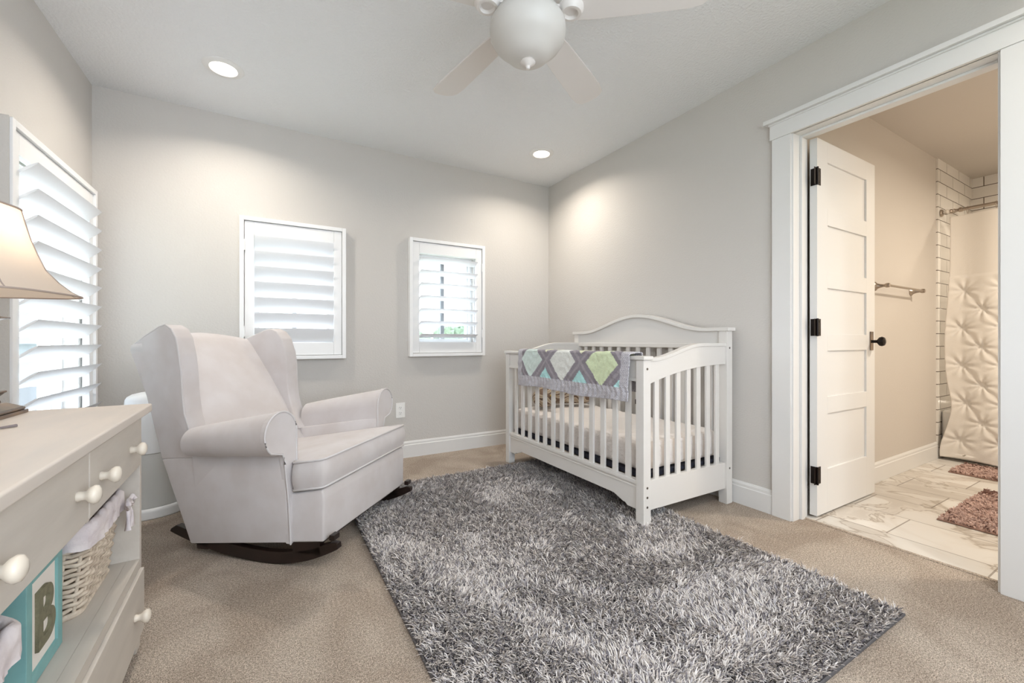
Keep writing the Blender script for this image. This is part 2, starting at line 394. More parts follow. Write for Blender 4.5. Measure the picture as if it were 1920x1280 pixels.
def shutter(s, nl, tilt, label, hinge_side, lw=.112):
    loc, rz = place(s); t = empty('plantation_shutter', label, 'window shutter', loc, rz, None)
    w, h = s['w'], s['z1']-s['z0']; D = .055; fw = .026
    def ring(mb, x0, x1, z0, z1, wd, y0, y1, top=None, bot=None, bev=.002):
        top = top or wd; bot = bot or wd
        mb.box(x0, x0+wd, y0, y1, z0, z1, bev).box(x1-wd, x1, y0, y1, z0, z1, bev)
        mb.box(x0+wd, x1-wd, y0, y1, z0, z0+bot, bev).box(x0+wd, x1-wd, y0, y1, z1-top, z1, bev); return mb
    mb = ring(MB(), -w/2, w/2, 0, h, fw, -D, 0)
    ring(mb, -w/2+fw*.5, w/2-fw*.5, fw*.5, h-fw*.5, fw, -.012, 0)
    mb.build('shutter_frame', M['shutter'], t)
    g = .003; x1 = w/2-fw-g
    pz0, pz1 = fw+g, h-fw-g
    p = ring(MB(), -x1, x1, pz0, pz1, .054, -.043, -.014, top=.088, bot=.088, bev=.0025).build('shutter_panel', M['shutter'], t)
    lo, hi = pz0+.088, pz1-.088; L = 2*(x1-.054)-.004; pitch = (hi-lo)/nl
    first = None
    for k in range(nl):
        if first is None: lv = first = louver_mesh(L, lw, .011).build('louver', M['louver'], t, 50)
        else: lv = first.copy(); C.objects.link(lv); lv.parent = t
        lv.location = (0, -.052 if s['wall'] == 'left' else -.040, lo+pitch*(k+.5)); lv.rotation_euler = (R(-tilt), 0, 0)
    hx = hinge_side*(w/2-fw-.001)
    for z in (h*.2, h*.8):
        hm = MB().box(hx-.006, hx+.006, -.050, -.043, z-.035, z+.035, .001)
        hm.lathe([(.004, z-.036), (.004, z+.036)], (hx, -.052, 0), 10); hm.build('hinge', M['shutter'], t)
    return t
shutter(SH[0], 11, 40, 'tall white louvered shutter on the left wall behind the lamp', 1)
shutter(SH[1], 7, 60, 'white louvered shutter above the armchair with nearly closed louvers', -1)
shutter(SH[2], 7, 18, 'white louvered shutter with open louvers near the corner, right of the other on that wall', 1, .1)

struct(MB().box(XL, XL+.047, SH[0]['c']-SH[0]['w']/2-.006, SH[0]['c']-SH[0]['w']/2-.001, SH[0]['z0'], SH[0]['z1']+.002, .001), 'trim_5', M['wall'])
# ------------------------------------------------------------------ recessed lights
for i, (x, y) in enumerate(DOWN):
    if i < 2:
        lab = ['round recessed ceiling light, the larger looking one above the armchair', 'round recessed ceiling light near the corner above the crib'][i]
        t = empty('recessed_light', lab, 'ceiling light', (x, y, H), 0, 'recessed ceiling lights')
        MB().lathe([(.062, -.004), (.066, -.010), (.09, -.007), (.098, -.001), (.098, .0), (.062, .0)], seg=48).build('trim_ring', M['trim'], t)
        MB().lathe([(0, -.004), (.063, -.004), (.063, -.002), (0, -.002)], seg=40).build('diffuser', M['glow'], t)
    area('downlight_lamp', (x, y, H-.016), .12, CAN_W, (1, .91, .80), 150)
area('shower_fill_light', (5.15, .25, 2.40), .12, 9, (1, .88, .72), 160)  # added lamp without a fixture, brightens the tiles behind the curtain
area('bathroom_lamp', (3.8, -.35, 2.38), .3, BATH_W, (1, .89, .74), 170)

# ================================================================== ceiling fan
fx, fy = .83, 1.31
t = empty('ceiling_fan', 'white five-blade ceiling fan with frosted bowl light hanging mid ceiling', 'ceiling fan', (fx, fy, H))
zf = lambda z: z-H
MB().lathe([(0, 0), (.07, 0), (.072, -.02), (.06, -.05), (.02, -.06), (.02, -.09), (.0, -.09)], seg=32).build('canopy', M['fan'], t)
MB().lathe([(0, -.085), (.05, -.088), (.10, -.105), (.125, -.14), (.13, -.185), (.118, -.215), (.118, -.245), (.09, -.26), (0, -.26)], seg=40).build('motor_housing', M['fan'], t)
MB().lathe([(0, zf(2.185)), (.075, zf(2.185)), (.070, zf(2.150)), (.112, zf(2.140)), (.116, zf(2.132)), (0, zf(2.130))], seg=40).build('light_collar', M['fan'], t)
MB().lathe([(.108, zf(2.132)), (.124, zf(2.124)), (.138, zf(2.100)), (.1405, zf(2.076)), (.135, zf(2.050)), (.120, zf(2.027)), (.102, zf(2.013)), (.091, zf(2.002)), (.076, zf(1.986)), (.05, zf(1.974)), (0, zf(1.969))], seg=48).build('glass_bowl', M['bowl'], t, 60)
MB().lathe([(.0, zf(1.974)), (.024, zf(1.973)), (.028, zf(1.966)), (.019, zf(1.959)), (.009, zf(1.952)), (.007, zf(1.942)), (.0, zf(1.939))], seg=24).build('finial', M['fan'], t)
def blade_pts():
    pts = []
    for r_, w in ((.15, .040), (.18, .052), (.24, .058), (.35, .064), (.48, .069), (.57, .072), (.615, .066), (.635, .050), (.645, .02)): pts.append((r_, w))
    return [(r_, -w, 0) for r_, w in pts]+[(r_, w, 0) for r_, w in reversed(pts)]
for k, ang in enumerate((98, 28, -42, 172, 244)):
    mtx = Matrix.Translation((0, 0, zf(2.142))) @ Matrix.Rotation(R(ang), 4, 'Z') @ Matrix.Rotation(R(-12), 4, 'X')
    MB().prism(blade_pts(), (0, 0, .008), .002, 2).xf(mtx).build('blade', M['fan'], t)
    m2 = Matrix.Translation((0, 0, zf(2.150))) @ Matrix.Rotation(R(ang), 4, 'Z')
    mb = MB()
    for s_ in (-1, 1):
        mb.tube([(.08, s_*.018, 0), (.10, s_*.024, -.008), (.125, s_*.020, -.012), (.14, s_*.012, -.012)], .006)
        mb.tube([(.17, s_*.01, -.006), (.20, s_*.022, .004), (.24, s_*.026, .012)], .006)
    mb.lathe([(.022, -.020), (.027, -.030), (.037, -.030), (.046, -.016), (.046, -.004), (.022, -.004)], (.158, 0, 0), 28)
    mb.lathe([(0, -.016), (.023, -.018), (.023, -.006), (0, -.006)], (.158, 0, 0), 20)
    mb.xf(m2).build('blade_iron', M['fan'], t)

# ================================================================== crib
CX0, CX1, CY0, CY1 = 1.605, 2.335, 1.465, 2.855
t = empty('baby_crib', 'white wooden crib with arched headboard standing against the right wall', 'crib', (CX0, CY0, 0))
LX, LY = CX1-CX0, CY1-CY0; P = .052
posts = {}
for nm, x, y, zt in (('fr', 0, 0, .845), ('fl', 0, LY-P, .845), ('br', LX-P, 0, 1.0), ('bl', LX-P, LY-P, 1.0)):
    MB().box(x, x+P, y, y+P, 0, zt, .003).build('post', M['crib'], t)
# front rail top, bottom
mb = MB().box(.008, P-.010, P, LY-P, .735, .845, .003).box(.003, .010, P, LY-P, .735, .752, .002).box(.005, .010, P, LY-P, .83, .845, .002)
mb.build('front_top_rail', M['crib'], t)
MB().box(-.010, P+.006, -.012, LY+.012, .845, .864, .004).build('front_cap_rail', M['crib'], t)
def apron():
    pts = []
    z0 = .086; zm = .122
    ys = [(P, z0), (P+.07, z0), (P+.085, z0+.012), (P+.10, z0+.012), (P+.17, zm)]
    ys2 = [(LY-a, z) for a, z in reversed(ys)]
    pts = [(.012, y, z) for y, z in ys+ys2]+[(.012, LY-P, .215), (.012, P, .215)]
    return pts
mb = MB().prism(apron(), (.022, 0, 0), .0015, 1).box(.004, P-.012, P, LY-P, .215, .236, .003).box(.008, .014, P, LY-P, .196, .204, .002)
mb.build('front_bottom_rail', M['crib'], t)
NS = 13
y_in = LY-2*P
for k in range(NS):
    yc = P+y_in*(k+.75)/(NS+.5)
    MB().box(.016, .030, yc-.018, yc+.018, .230, .74, .003).build('slat', M['crib'], t)
# back panel: arch
def arch(y, z0, zp):
    u = (y/LY-.5)*2; a = abs(u)
    if a > .80: return z0
    return z0+(zp-z0)*(.5+.5*math.cos(PI*a/.80))**.9
N = 48
ysb = [.006+(LY-.012)*i/N for i in range(N+1)]
pan = [(LX-P+.012, y, arch(y, .998, 1.108)) for y in ysb]
MB().prism(pan+[(LX-P+.012, LY-.006, .918), (LX-P+.012, .006, .918)], (.022, 0, 0)).build('headboard', M['crib'], t)
ys3 = [-.014+(LY+.028)*i/N for i in range(N+1)]
cap = [(LX-P-.010, y, arch(min(max(y, 0), LY), .998, 1.108)) for y in ys3]
capt = [(p[0], p[1], p[2]+.021) for p in reversed(cap)]
MB().prism(cap+capt, (P+.020, 0, 0), .003, 2).build('headboard_cap', M['crib'], t, 30)
MB().box(LX-P+.004, LX-.012, P, LY-P, .896, .926, .004).build('back_top_rail', M['crib'], t)
MB().box(LX-P+.008, LX-.010, P, LY-P, .09, .225, .004).build('back_bottom_rail', M['crib'], t)
for k in range(NS):
    yc = P+y_in*(k+.75)/(NS+.5)
    MB().box(LX-P+.018, LX-P+.032, yc-.0165, yc+.0165, .22, .90, .003).build('slat', M['crib'], t)
# side panels
def sidetop(u):   # u 0..1 front to back
    return .838+(.912-.838)*(.5-.5*math.cos(PI*min(1, max(0, (u-.02)/.66))))
def sidebot(u): return .722+(.806-.722)*(1-(1-u)**2.2)
for yb in (0.010, LY-P+.010):
    n = 24; x0, x1 = P, LX-P
    up = [(x0+(x1-x0)*i/n, yb, sidetop(i/n)) for i in range(n+1)]
    dn = [(x0+(x1-x0)*i/n, yb, sidebot(i/n)) for i in range(n, -1, -1)]
    mb = MB().prism(up+dn, (0, .026, 0), .002, 2)
    cp = [(p[0], yb-.006, p[2]-.002) for p in up]; cpt = [(p[0], yb-.006, p[2]+.016) for p in reversed(up)]
    mb.prism(cp+cpt, (0, .038, 0), .002, 2)
    mb.build('side_top_rail', M['crib'], t, 30)
    MB().box(x0, x1, yb, yb+.026, .088, .238, .003).build('side_bottom_rail', M['crib'], t)
    for k in range(7):
        u = (k+.75)/7.5; xc = x0+(x1-x0)*u
        MB().box(xc-.0165, xc+.0165, yb+.006, yb+.020, .232, sidebot(u)+.01, .003).build('slat', M['crib'], t)
for x, z in ((P*.5, .80), (LX-P*.5, .90), (P*.5, .112), (P*.5, .16), (P*.5, .208), (LX-P*.5, .205)):
    MB().lathe([(0, -.002), (.006, -.0015), (.006, .002), (0, .002)], (x, 0, z), 12, 'Y').build('bolt', M['chrome'], t)
MB().box(.045, LX-.045, .045, LY-.045, .238, .262, .003).build('mattress_support', M['navy'], t)
MB().box(.030, .046, .060, .085, .615, .64, .002).build('bracket', M['blackmetal'], t)
# mattress: waffle-quilted rounded box
def mattress():
    mb = MB(); bm = mb.bm
    x0, x1, y0, y1, z0, z1 = .055, LX-.055, .055, LY-.06, .263, .425
    rr = .035
    bmesh.ops.create_cube(bm, size=1)
    bmesh.ops.subdivide_edges(bm, edges=bm.edges[:], cuts=30, use_grid_fill=True)
    for v in bm.verts:
        p = Vector((x0+(v.co.x+.5)*(x1-x0), y0+(v.co.y+.5)*(y1-y0), z0+(v.co.z+.5)*(z1-z0)))
        q = Vector((min(max(p.x, x0+rr), x1-rr), min(max(p.y, y0+rr), y1-rr), min(max(p.z, z0+rr), z1-rr)))
        dv = p-q
        if dv.length > 1e-6: p = q+dv.normalized()*rr
        side = abs(v.co.z) < .45
        if side: # gathered edge
            s = math.sin((p.x+p.y)*95)*.004
            c = Vector(((x0+x1)/2, (y0+y1)/2, p.z)); n_ = (p-c); n_.z = 0
            p += n_.normalized()*(s-.002)
        elif v.co.z > 0: p.z += .003*math.sin(p.x*70)*math.sin(p.y*70)+.004*math.sin(p.x*9+1)*math.sin(p.y*7)
        v.co = p
    return mb
o = mattress().build('crib_mattress', M['sheet'], None, 60); o.location = (CX0, CY0, 0)
tag(o, 'white crib mattress in a crinkled white sheet lying inside the crib', 'mattress')
# strap hanging at the far left corner
o = MB().tube([(.046, LY-.075, .47), (.042, LY-.079, .44), (.044, LY-.082, .40), (.043, LY-.080, .37), (.044, LY-.078, .33)], .008, 6).build('strap', M['strap'], None)
o.location = (CX0, CY0, 0); tag(o, 'short black strap hanging at the far left corner inside the crib', 'strap')
# patterned nursing pillow at the far end
m, tt, n, l, p = nodes('swirl_fabric')
tc = n.new('ShaderNodeTexCoord'); wv = n.new('ShaderNodeTexWave'); wv.wave_type = 'RINGS'; wv.inputs['Scale'].default_value = 9
wv.inputs['Distortion'].default_value = 9; wv.inputs['Detail'].default_value = 1
rr_ = n.new('ShaderNodeValToRGB'); e = rr_.color_ramp.elements
e[0].color = lin((120, 98, 82)); e[0].position = .25; e[1].color = lin((222, 210, 190)); e[1].position = .5
q = e.new(.75); q.color = lin((178, 160, 138))
l.new(tc.outputs['Object'], wv.inputs['Vector']); l.new(wv.outputs['Fac'], rr_.inputs['Fac']); l.new(rr_.outputs['Color'], p.inputs['Base Color']); p.inputs['Roughness'].default_value = .9
M['boppy'] = m
pl = empty('nursing_pillow', 'brown and cream swirl-patterned curved pillow at the far end of the crib', 'pillow', (CX0+.36, CY0+LY-.25, .43))
pp = []; rs = []
for i in range(25):
    a = R(-20+220*i/24); pp.append((.19*math.cos(a), .13*math.sin(a)-.02, .075+.01*math.sin(a)))
    rs.append(.072*(1-.35*abs(i/12-1)**3))
pp = [(pp[0][0]+.012, pp[0][1]-.035, pp[0][2])]+pp+[(pp[-1][0]-.012, pp[-1][1]-.035, pp[-1][2])]; rs = [.02]+rs+[.02]
MB().tube(pp, rs, 16).build('pillow_body', M['boppy'], pl, 80)
MB().lathe([(0, 0), (.022, .004), (.024, .012), (.012, .02), (0, .021)], (-.16, -.10, .10), 16, 'Z').build('button', mat('mustard_button', (196, 160, 60), .5), pl)

# quilt draped over the front rail ------------------------------------------------
def quilt():
    nu, nv = 230, 150
    L = 1.08; hang, top, back = .245, .085, .20; T = hang+top+back
    y0 = 1.537
    xf_, xb_, zt = CX0-.022, CX0+.070, .872
    me = bpy.data.meshes.new('quilt')
    vs = []; cols = []
    PER = .352; C1 = 2.09-y0     # tip position of white diamond
    grey = np.array(lin((140, 134, 142))[:3]); bord = np.array(lin((206, 204, 208))[:3]); bord2 = np.array(lin((160, 157, 166))[:3])
    green = np.array(lin((214, 226, 190))[:3]); teal_ = np.array(lin((178, 222, 222))[:3]); white_ = np.array(lin((226, 228, 224))[:3]); blue_ = np.array(lin((208, 222, 218))[:3]); crn = np.array(lin((158, 152, 158))[:3])
    yellow = np.array(lin((222, 224, 196))[:3])
    def colour(u, s):
        B = .072
        j = random.uniform(.94, 1.06)
        if s < B or u < .055 or u > L-.055 or s > T-.05:
            ch = ((u*140+abs(((s*110) % 2)-1)*1.2) % 1) < .5
            return (bord if ch else bord2)*j
        s0 = B+.118
        best = None
        for row in range(0, 4):
            for kk in range(-4, 5):
                for off, rr0 in ((0, 0), (.5, -.5)):
                    cu = C1+PER*(kk+off); cs = s0+PER*(row+rr0)
                    dd = abs(u-cu)+abs(s-cs)
                    if best is None or dd < best[0]: best = (dd, kk, off, row)
        dd, kk, off, row = best
        if dd < .129:
            if off: return (teal_ if row == 0 else yellow)*j
            return (green if kk == -1 else white_ if kk == 0 else blue_)*(j if kk != 0 else random.uniform(.88, 1.08))
        if dd > .164: return crn*j
        return grey*j
    for i in range(nu+1):
        u = L*i/nu
        for j in range(nv+1):
            s = T*j/nv
            sl = .03*(u/L-.5)
            wr = .0026*math.sin(u*170+3*math.sin(s*40))*(.25+.75*(s < .08))+.0013*math.sin(s*110+3*math.sin(u*31))+.0022*math.sin(u*37+s*55)*math.sin(s*41-u*13)
            if s < hang:
                x = xf_-.004-wr-.012*(1-s/hang)*math.sin(u*11+.6)**2 - .004; z = zt-(hang-s)
            elif s < hang+top:
                a = (s-hang)/top*PI; c = (xf_+xb_)/2; rx = (xb_-xf_)/2
                x = c-rx*math.cos(a)-.006*math.cos(a); z = zt+.010*math.sin(a)+abs(wr)*1.5
                # flatter on the cap
                z = zt+min(.010, .018*math.sin(a))+wr
            else: x = xb_+.006+wr; z = zt-(s-hang-top)
            # lower edge a little wavy
            if s < .08: z += .006*math.sin(u*9+1)*(1-s/.08)
            vs.append((x, y0+u+.004*math.sin(s*20), z)); cols.append(colour(u, s))
    fs = [(i*(nv+1)+j, (i+1)*(nv+1)+j, (i+1)*(nv+1)+j+1, i*(nv+1)+j+1) for i in range(nu) for j in range(nv)]
    me.from_pydata(vs, [], fs)
    ca = me.color_attributes.new('col', 'FLOAT_COLOR', 'POINT')
    arr = np.ones((len(vs), 4), np.float32); arr[:, :3] = np.array(cols)
    ca.data.foreach_set('color', arr.ravel())
    me.polygons.foreach_set('use_smooth', [True]*len(me.polygons))
    me.materials.append(attr_mat('patchwork_cotton', .95, .1, (70, .7)))
    o = bpy.data.objects.new('baby_quilt', me); C.objects.link(o)
    sd = o.modifiers.new('thickness', 'SOLIDIFY'); sd.thickness = .006; sd.offset = 1
    tag(o, 'patchwork quilt with green, white and aqua diamonds draped over the crib front rail', 'quilt')
quilt()

# ================================================================== armchair
O = (.174, 2.364, 0)
t = empty('rocking_armchair', 'light grey wingback rocking armchair on dark curved rockers beside the dresser', 'armchair', O, R(-131.8))
def ly(prof, x0, x1, bev, seg=3, m='fabric', name='x', par=t, sharp=60):
    return MB().prism([(x0, y, z) for y, z in prof], (x1-x0, 0, 0), bev, seg).build(name, M[m], par, sharp)
HX = .3625
# base body (skirt) incl. front rail that projects between/below the arms
base = [(.35, .12), (-.301, .05), (-.345, .15), (-.45, .41), (-.30, .40), (-.28, .25), (.19, .305), (.345, .334), (.352, .30)]
ly(base, -HX+.004, HX-.004, .008, 3, name='base')
# side panels under the arms (flush), with seam at the front
for s_ in (-1, 1):
    pa = [(.198, .105), (-.298, .054), (-.345, .16), (-.462, .412), (-.27, .432), (.198, .50)]
    xo_ = lambda y, z: HX+.002+(z-.1)*(.095 if y > 0 else -.02)
    MB().prism([(s_*xo_(y, z), y, z) for y, z in pa], [(s_*(xo_(y, z)-.07), y, z) for y, z in pa], .006, 2).build('side_panel', M['fabric'], t, 60)
    # arm: rolled cross-section swept back
    prof = []
    cx, cz, r_ = .418, .568, .088
    def cross(y, cx=cx, cz=cz, r_=r_):
        k = (y+.28)/.48      # 0 rear, 1 front
        k = min(1, max(0, k)); rad = r_*(.68+.32*k**.8); c_x = cx-.050*(1-k); c_z = cz-.066*(1-k)
        pts = []
        for i in range(21):
            a = R(-75+ (255)*i/20)     # from lower outer round over the top to inner
            pts.append((c_x+rad*math.cos(a)*.98, y, c_z+rad*math.sin(a)))
        # inner side down
        pts.append((c_x-rad*.98, y, c_z-.10)); pts.append((c_x-rad*.98, y, .33-.05*(1-k))); pts.append((HX-.004, y, .33-.05*(1-k))); pts.append((HX+.010, y, c_z-rad*1.02))
        return [(s_*p[0], p[1], p[2]) for p in pts]
    mb = MB(); ys = [-.28+.48*i/14 for i in range(15)]
    rings = [[mb.bm.verts.new(p) for p in cross(y)] for y in ys]
    n_ = len(rings[0])
    for a, b2 in zip(rings, rings[1:]):
        for i in range(n_): mb.bm.faces.new((a[i], a[(i+1) % n_], b2[(i+1) % n_], b2[i]))
    mb.bm.faces.new(rings[0]); ff = mb.bm.faces.new(list(reversed(rings[-1])))
    bmesh.ops.recalc_face_normals(mb.bm, faces=mb.bm.faces[:])
    fe = [e for e in mb.bm.edges if all(abs(v.co.y-.20) < 1e-5 for v in e.verts)]
    bmesh.ops.bevel(mb.bm, geom=fe, offset=.010, segments=3, affect='EDGES', profile=.5)
    arm = mb.build('arm', M['fabric'], t, 60)
    # flat front facing below the scroll, piping round it
    fp = cross(.20)
    sc = [(p[0]/s_, p[2]) for p in fp[:21]]
    outl = [(.27, .10), (HX+.003, .10), (HX+.016, .28), (HX+.036, .44), (HX+.044, .470), (HX+.050, .484)]+sc[2:]+[(cx-r_*.98, .30)]
    mb = MB().prism([(s_*x, .18, z) for x, z in outl], (0, .024, 0), .003, 2); mb.build('arm_front', M['fabric'], arm)
    pip = [(s_*x, .204, z) for x, z in outl[1:]]
    MB().tube(pip, .0042, 8).build('piping', M['piping'], arm, 80)
# back
def backsurf():
    mb = MB(); bm = mb.bm; nu, nv = 20, 24
    def fr(u, v):    # u -1..1, v 0..1
        zt_ = .985-.04*abs(u)**2.2-.012*abs(u)
        z = .34+(zt_-.34)*v
        y = -.60+(.95-z)*.62+.045*(1-u*u)*math.sin(PI*min(1, v*1.02))
        if z > .93: y -= ((z-.93)/.055)**2*.035
        return (u*.315, y, z)
    def bk(u, v):
        zt_ = .985-.04*abs(u)**2.2-.012*abs(u)
        z = .34+(zt_-.012-.34)*v
        y = -.44-(z-.34)*.455-.012*(1-u*u)
        if v > .96: y += (v-.96)/.04*.02
        return (u*.318, y, z)
    F_ = [[bm.verts.new(fr(-1+2*i/nu, j/nv)) for j in range(nv+1)] for i in range(nu+1)]
    B_ = [[bm.verts.new(bk(-1+2*i/nu, j/nv)) for j in range(nv+1)] for i in range(nu+1)]
    for G in (F_, B_):
        for i in range(nu):
            for j in range(nv): bm.faces.new((G[i][j], G[i+1][j], G[i+1][j+1], G[i][j+1]))
    for i in range(nu):
        bm.faces.new((F_[i][nv], F_[i+1][nv], B_[i+1][nv], B_[i][nv])); bm.faces.new((F_[i][0], F_[i+1][0], B_[i+1][0], B_[i][0]))
    for j in range(nv):
        bm.faces.new((F_[0][j], F_[0][j+1], B_[0][j+1], B_[0][j])); bm.faces.new((F_[nu][j], F_[nu][j+1], B_[nu][j+1], B_[nu][j]))
    bmesh.ops.recalc_face_normals(bm, faces=bm.faces[:])
    return mb
backsurf().build('backrest', M['fabric'], t, 80)
# wings
def wing(s_):
    pr = [(-.462, .412), (-.69, .912), (-.685, .925), (-.60, .965), (-.50, 1.004), (-.455, 1.014), (-.415, .995), (-.385, .955), (-.362, .88), (-.350, .80), (-.345, .70), (-.335, .62), (-.315, .55), (-.290, .485), (-.255, .43)]
    def xo(y, z):
        k = min(1, max(0, (y+.69)/.34)); kz = min(1, max(0, (z-.42)/.5))
        return (.305+.062*k)*kz+(.362-.004)*(1-kz)
    out = [(s_*xo(y, z), y, z) for y, z in pr]
    inn = []
    for y, z in pr:
        th = .088*min(1, .62+.38*max(0, (y+.60)/.2)) if z > .5 else .09
        inn.append((s_*(xo(y, z)-th), y, z))
    mb = MB().prism(out, inn, .022, 4)
    w_ = mb.build('wing', M['fabric'], t, 75)
    pp = [(s_*(xo(y, z)+.0), y, z) for y, z in pr[1:]]
    pp = [Vector((p[0]-s_*.004, p[1]+(-.003), p[2]-.002)) for p in pp]
    MB().tube(pp, .0045, 8).build('piping', M['piping'], w_, 80)
for s_ in (1, -1): wing(s_)
# T-shaped seat cushion
def cushion():
    top = []
    out = [(-.350, .350), (.350, .350), (.362, .338), (.368, .222), (.356, .210), (.322, .206), (.322, -.30), (-.322, -.30), (-.322, .206), (-.356, .210), (-.368, .222), (-.362, .338)]
    mb = MB(); bm = mb.bm
    def z0(y): return .343+(y-.335)*.165
    def z1(y): return .456+(y-.335)*.165
    a = [bm.verts.new((x, y, z0(y))) for x, y in out]; b2 = [bm.verts.new((x, y, z1(y))) for x, y in out]
    n_ = len(a)
    bm.faces.new(a); bm.faces.new(b2)
    for i in range(n_): bm.faces.new((a[i], a[(i+1) % n_], b2[(i+1) % n_], b2[i]))
    bmesh.ops.recalc_face_normals(bm, faces=bm.faces[:])
    bmesh.ops.triangulate(bm, faces=[f for f in bm.faces if len(f.verts) > 4])
    for _ in range(4): bmesh.ops.subdivide_edges(bm, edges=[e for e in bm.edges if e.calc_length() > .03], cuts=1, use_grid_fill=True)
    bmesh.ops.triangulate(bm, faces=bm.faces[:])
    for v in bm.verts:
        x, y, z = v.co; zm = (z0(y)+z1(y))/2; hh = (z1(y)-z0(y))/2
        k = (z-zm)/hh
        ex = min(1, (.352-abs(x))/.12); ey = min(1, max(0, (.335-y)/.12))
        cr = max(0, min(ex, ey)); cr = math.sin(cr*PI/2)
        if k > .98: v.co.z += .020*cr
        # side bulge
        if abs(k) < .98: 
            if y > .33: v.co.y += .012*(1-k*k)+.002*math.sin(x*60)
            if abs(x) > .34: v.co.x += math.copysign(.012*(1-k*k), x)
    c = mb.build('seat_cushion', M['fabric'], t, 50)
    for fz in (z0, z1):
        pts = [(x*1.006, y+.004 if y > .3 else y, fz(y)) for x, y in out]
        MB().tube(pts, .0045, 8, closed=True).build('piping', M['piping'], c, 80)
cushion()
# rockers: arc strips standing on edge, joined by cross bars
def rocker(x):
    n_ = 30; lo, up_ = [], []
    for i in range(n_+1):
        y = -.425+.835*i/n_; d_ = y-.08
        z = .002+d_*d_/(2*(1.42 if d_ < 0 else .60)); e_ = abs(i/n_*2-1)
        hg = .052*(1-.30*e_**3)*(1 if i < n_ else .6)*(1 if i > 0 else .35)
        lo.append((x, y, z)); up_.append((x, y-.012*(y-.08), z+hg))
    return MB().prism(lo+list(reversed(up_)), (.030, 0, 0), .003, 2)
for x in (HX-.040, -HX+.010): rocker(x).build('rocker', M['darkwood'], t, 35)
fr_ = MB().box(-HX+.05, HX-.05, -.29, -.25, .045, .075, .003).box(-HX+.05, HX-.05, .27, .31, .088, .115, .003)
fr_.prism([(-HX+.04, -.41, .083), (-HX+.04, -.33, .060), (-HX+.04, -.325, .085), (-HX+.04, -.40, .105)], (2*HX-.08, 0, 0), .003, 2)
for x in (HX-.040, -HX+.010):
    fr_.box(x, x+.03, -.28, -.22, .03, .08, .002).box(x, x+.03, .20, .33, .06, .125, .002)
    fr_.box(x-.004, x+.036, .375, .398, .128, .150, .003)
fr_.build('rocker_frame', M['darkwood'], t)

# ================================================================== shag rug
RX0, RX1, RY0, RY1 = .395, 1.875, .565, 2.715
def noise2(x, y, sc, seed):
    r = np.random.default_rng(seed); g = r.random((64, 64))
    u, v = x*sc, y*sc; i, j = np.floor(u).astype(int), np.floor(v).astype(int); fu, fv = u-i, v-j
    fu = fu*fu*(3-2*fu); fv = fv*fv*(3-2*fv)
    return (g[i % 64, j % 64]*(1-fu)*(1-fv)+g[(i+1) % 64, j % 64]*fu*(1-fv)+g[i % 64, (j+1) % 64]*(1-fu)*fv+g[(i+1) % 64, (j+1) % 64]*fu*fv)
def pile(name, n, x0, x1, y0, y1, z, L, wd, palette, patch, parent, m, seed=3, lean=.6, avoid=(), clump=70):
    r = np.random.default_rng(seed)
    x = r.uniform(x0, x1, n); y = r.uniform(y0, y1, n)
    pt = patch(x, y)
    ang = noise2(x, y, 2.3, seed+1)*2*PI*1.2+noise2(x, y, 9, seed+2)*2.0+(noise2(x, y, clump, seed+5)-.5)*4+r.normal(0, .5, n)
    if pt is not None: ang = np.where(r.random(n) < pt, R(215)+(noise2(x, y, clump, seed+5)-.5)*2.6+r.normal(0, .6, n), ang)   # brushed strips lie one way
    ln = (lean+r.normal(0, .18, n)).clip(.1, .95)
    Ls = L*r.uniform(.6, 1.15, n)*(.72+.5*noise2(x, y, clump*.8, seed+7))
    for (ax, ay, rad, f) in avoid:
        dd = np.hypot(x-ax, y-ay); Ls = np.where(dd < rad, Ls*f, Ls)
    dx, dy = np.cos(ang), np.sin(ang)
    # ribbon of 3 segments: 8 verts
    t_ = np.array([0, .35, .7, 1.0])
    hx = np.array([0, .12, .5, 1.0])     # horizontal fraction
    hz = np.array([0, .42, .75, .9])
    wr = np.array([.8, 1.0, .9, .35])*wd/2
    ra = ang+PI/2+r.normal(0, .5, n); sx, sy = np.cos(ra), np.sin(ra)
    V = np.zeros((n, 8, 3), np.float32)
    for k in range(4):
        cx_ = x+dx*Ls*ln*hx[k]; cy_ = y+dy*Ls*ln*hx[k]; cz_ = z+Ls*np.sqrt(1-ln**2*.7)*hz[k]
        for q, s_ in ((0, -1), (1, 1)):
            V[:, k*2+q, 0] = cx_+s_*sx*wr[k]; V[:, k*2+q, 1] = cy_+s_*sy*wr[k]; V[:, k*2+q, 2] = cz_
    base = np.arange(n)[:, None, None]*8
    quads = np.array([[0, 1, 3, 2], [2, 3, 5, 4], [4, 5, 7, 6]])[None]
    Fq = (base+quads).reshape(-1)
    me = bpy.data.meshes.new(name)
    me.vertices.add(n*8); me.vertices.foreach_set('co', V.ravel())
    me.loops.add(n*12); me.loops.foreach_set('vertex_index', Fq.astype(np.int32))
    me.polygons.add(n*3); me.polygons.foreach_set('loop_start', np.arange(0, n*12, 4, dtype=np.int32))
    me.update(calc_edges=True)
    pal = np.array([lin(c)[:3] for c in palette]); idx = r.integers(0, len(pal), n)
    col = pal[idx]*r.uniform(.85, 1.12, (n, 1))
    ca = me.color_attributes.new('col', 'FLOAT_COLOR', 'POINT')
    A = np.ones((n, 8, 4), np.float32); A[:, :, :3] = col[:, None, :]
    ca.data.foreach_set('color', A.ravel())
    me.polygons.foreach_set('use_smooth', np.ones(n*3, bool))
    me.materials.append(m)
    o = bpy.data.objects.new(name, me); C.objects.link(o); o.parent = parent
    o['kind'] = 'stuff'
    return o
t = empty('shag_rug', 'large grey shag rug on the carpet under the crib', 'rug', (0, 0, 0))
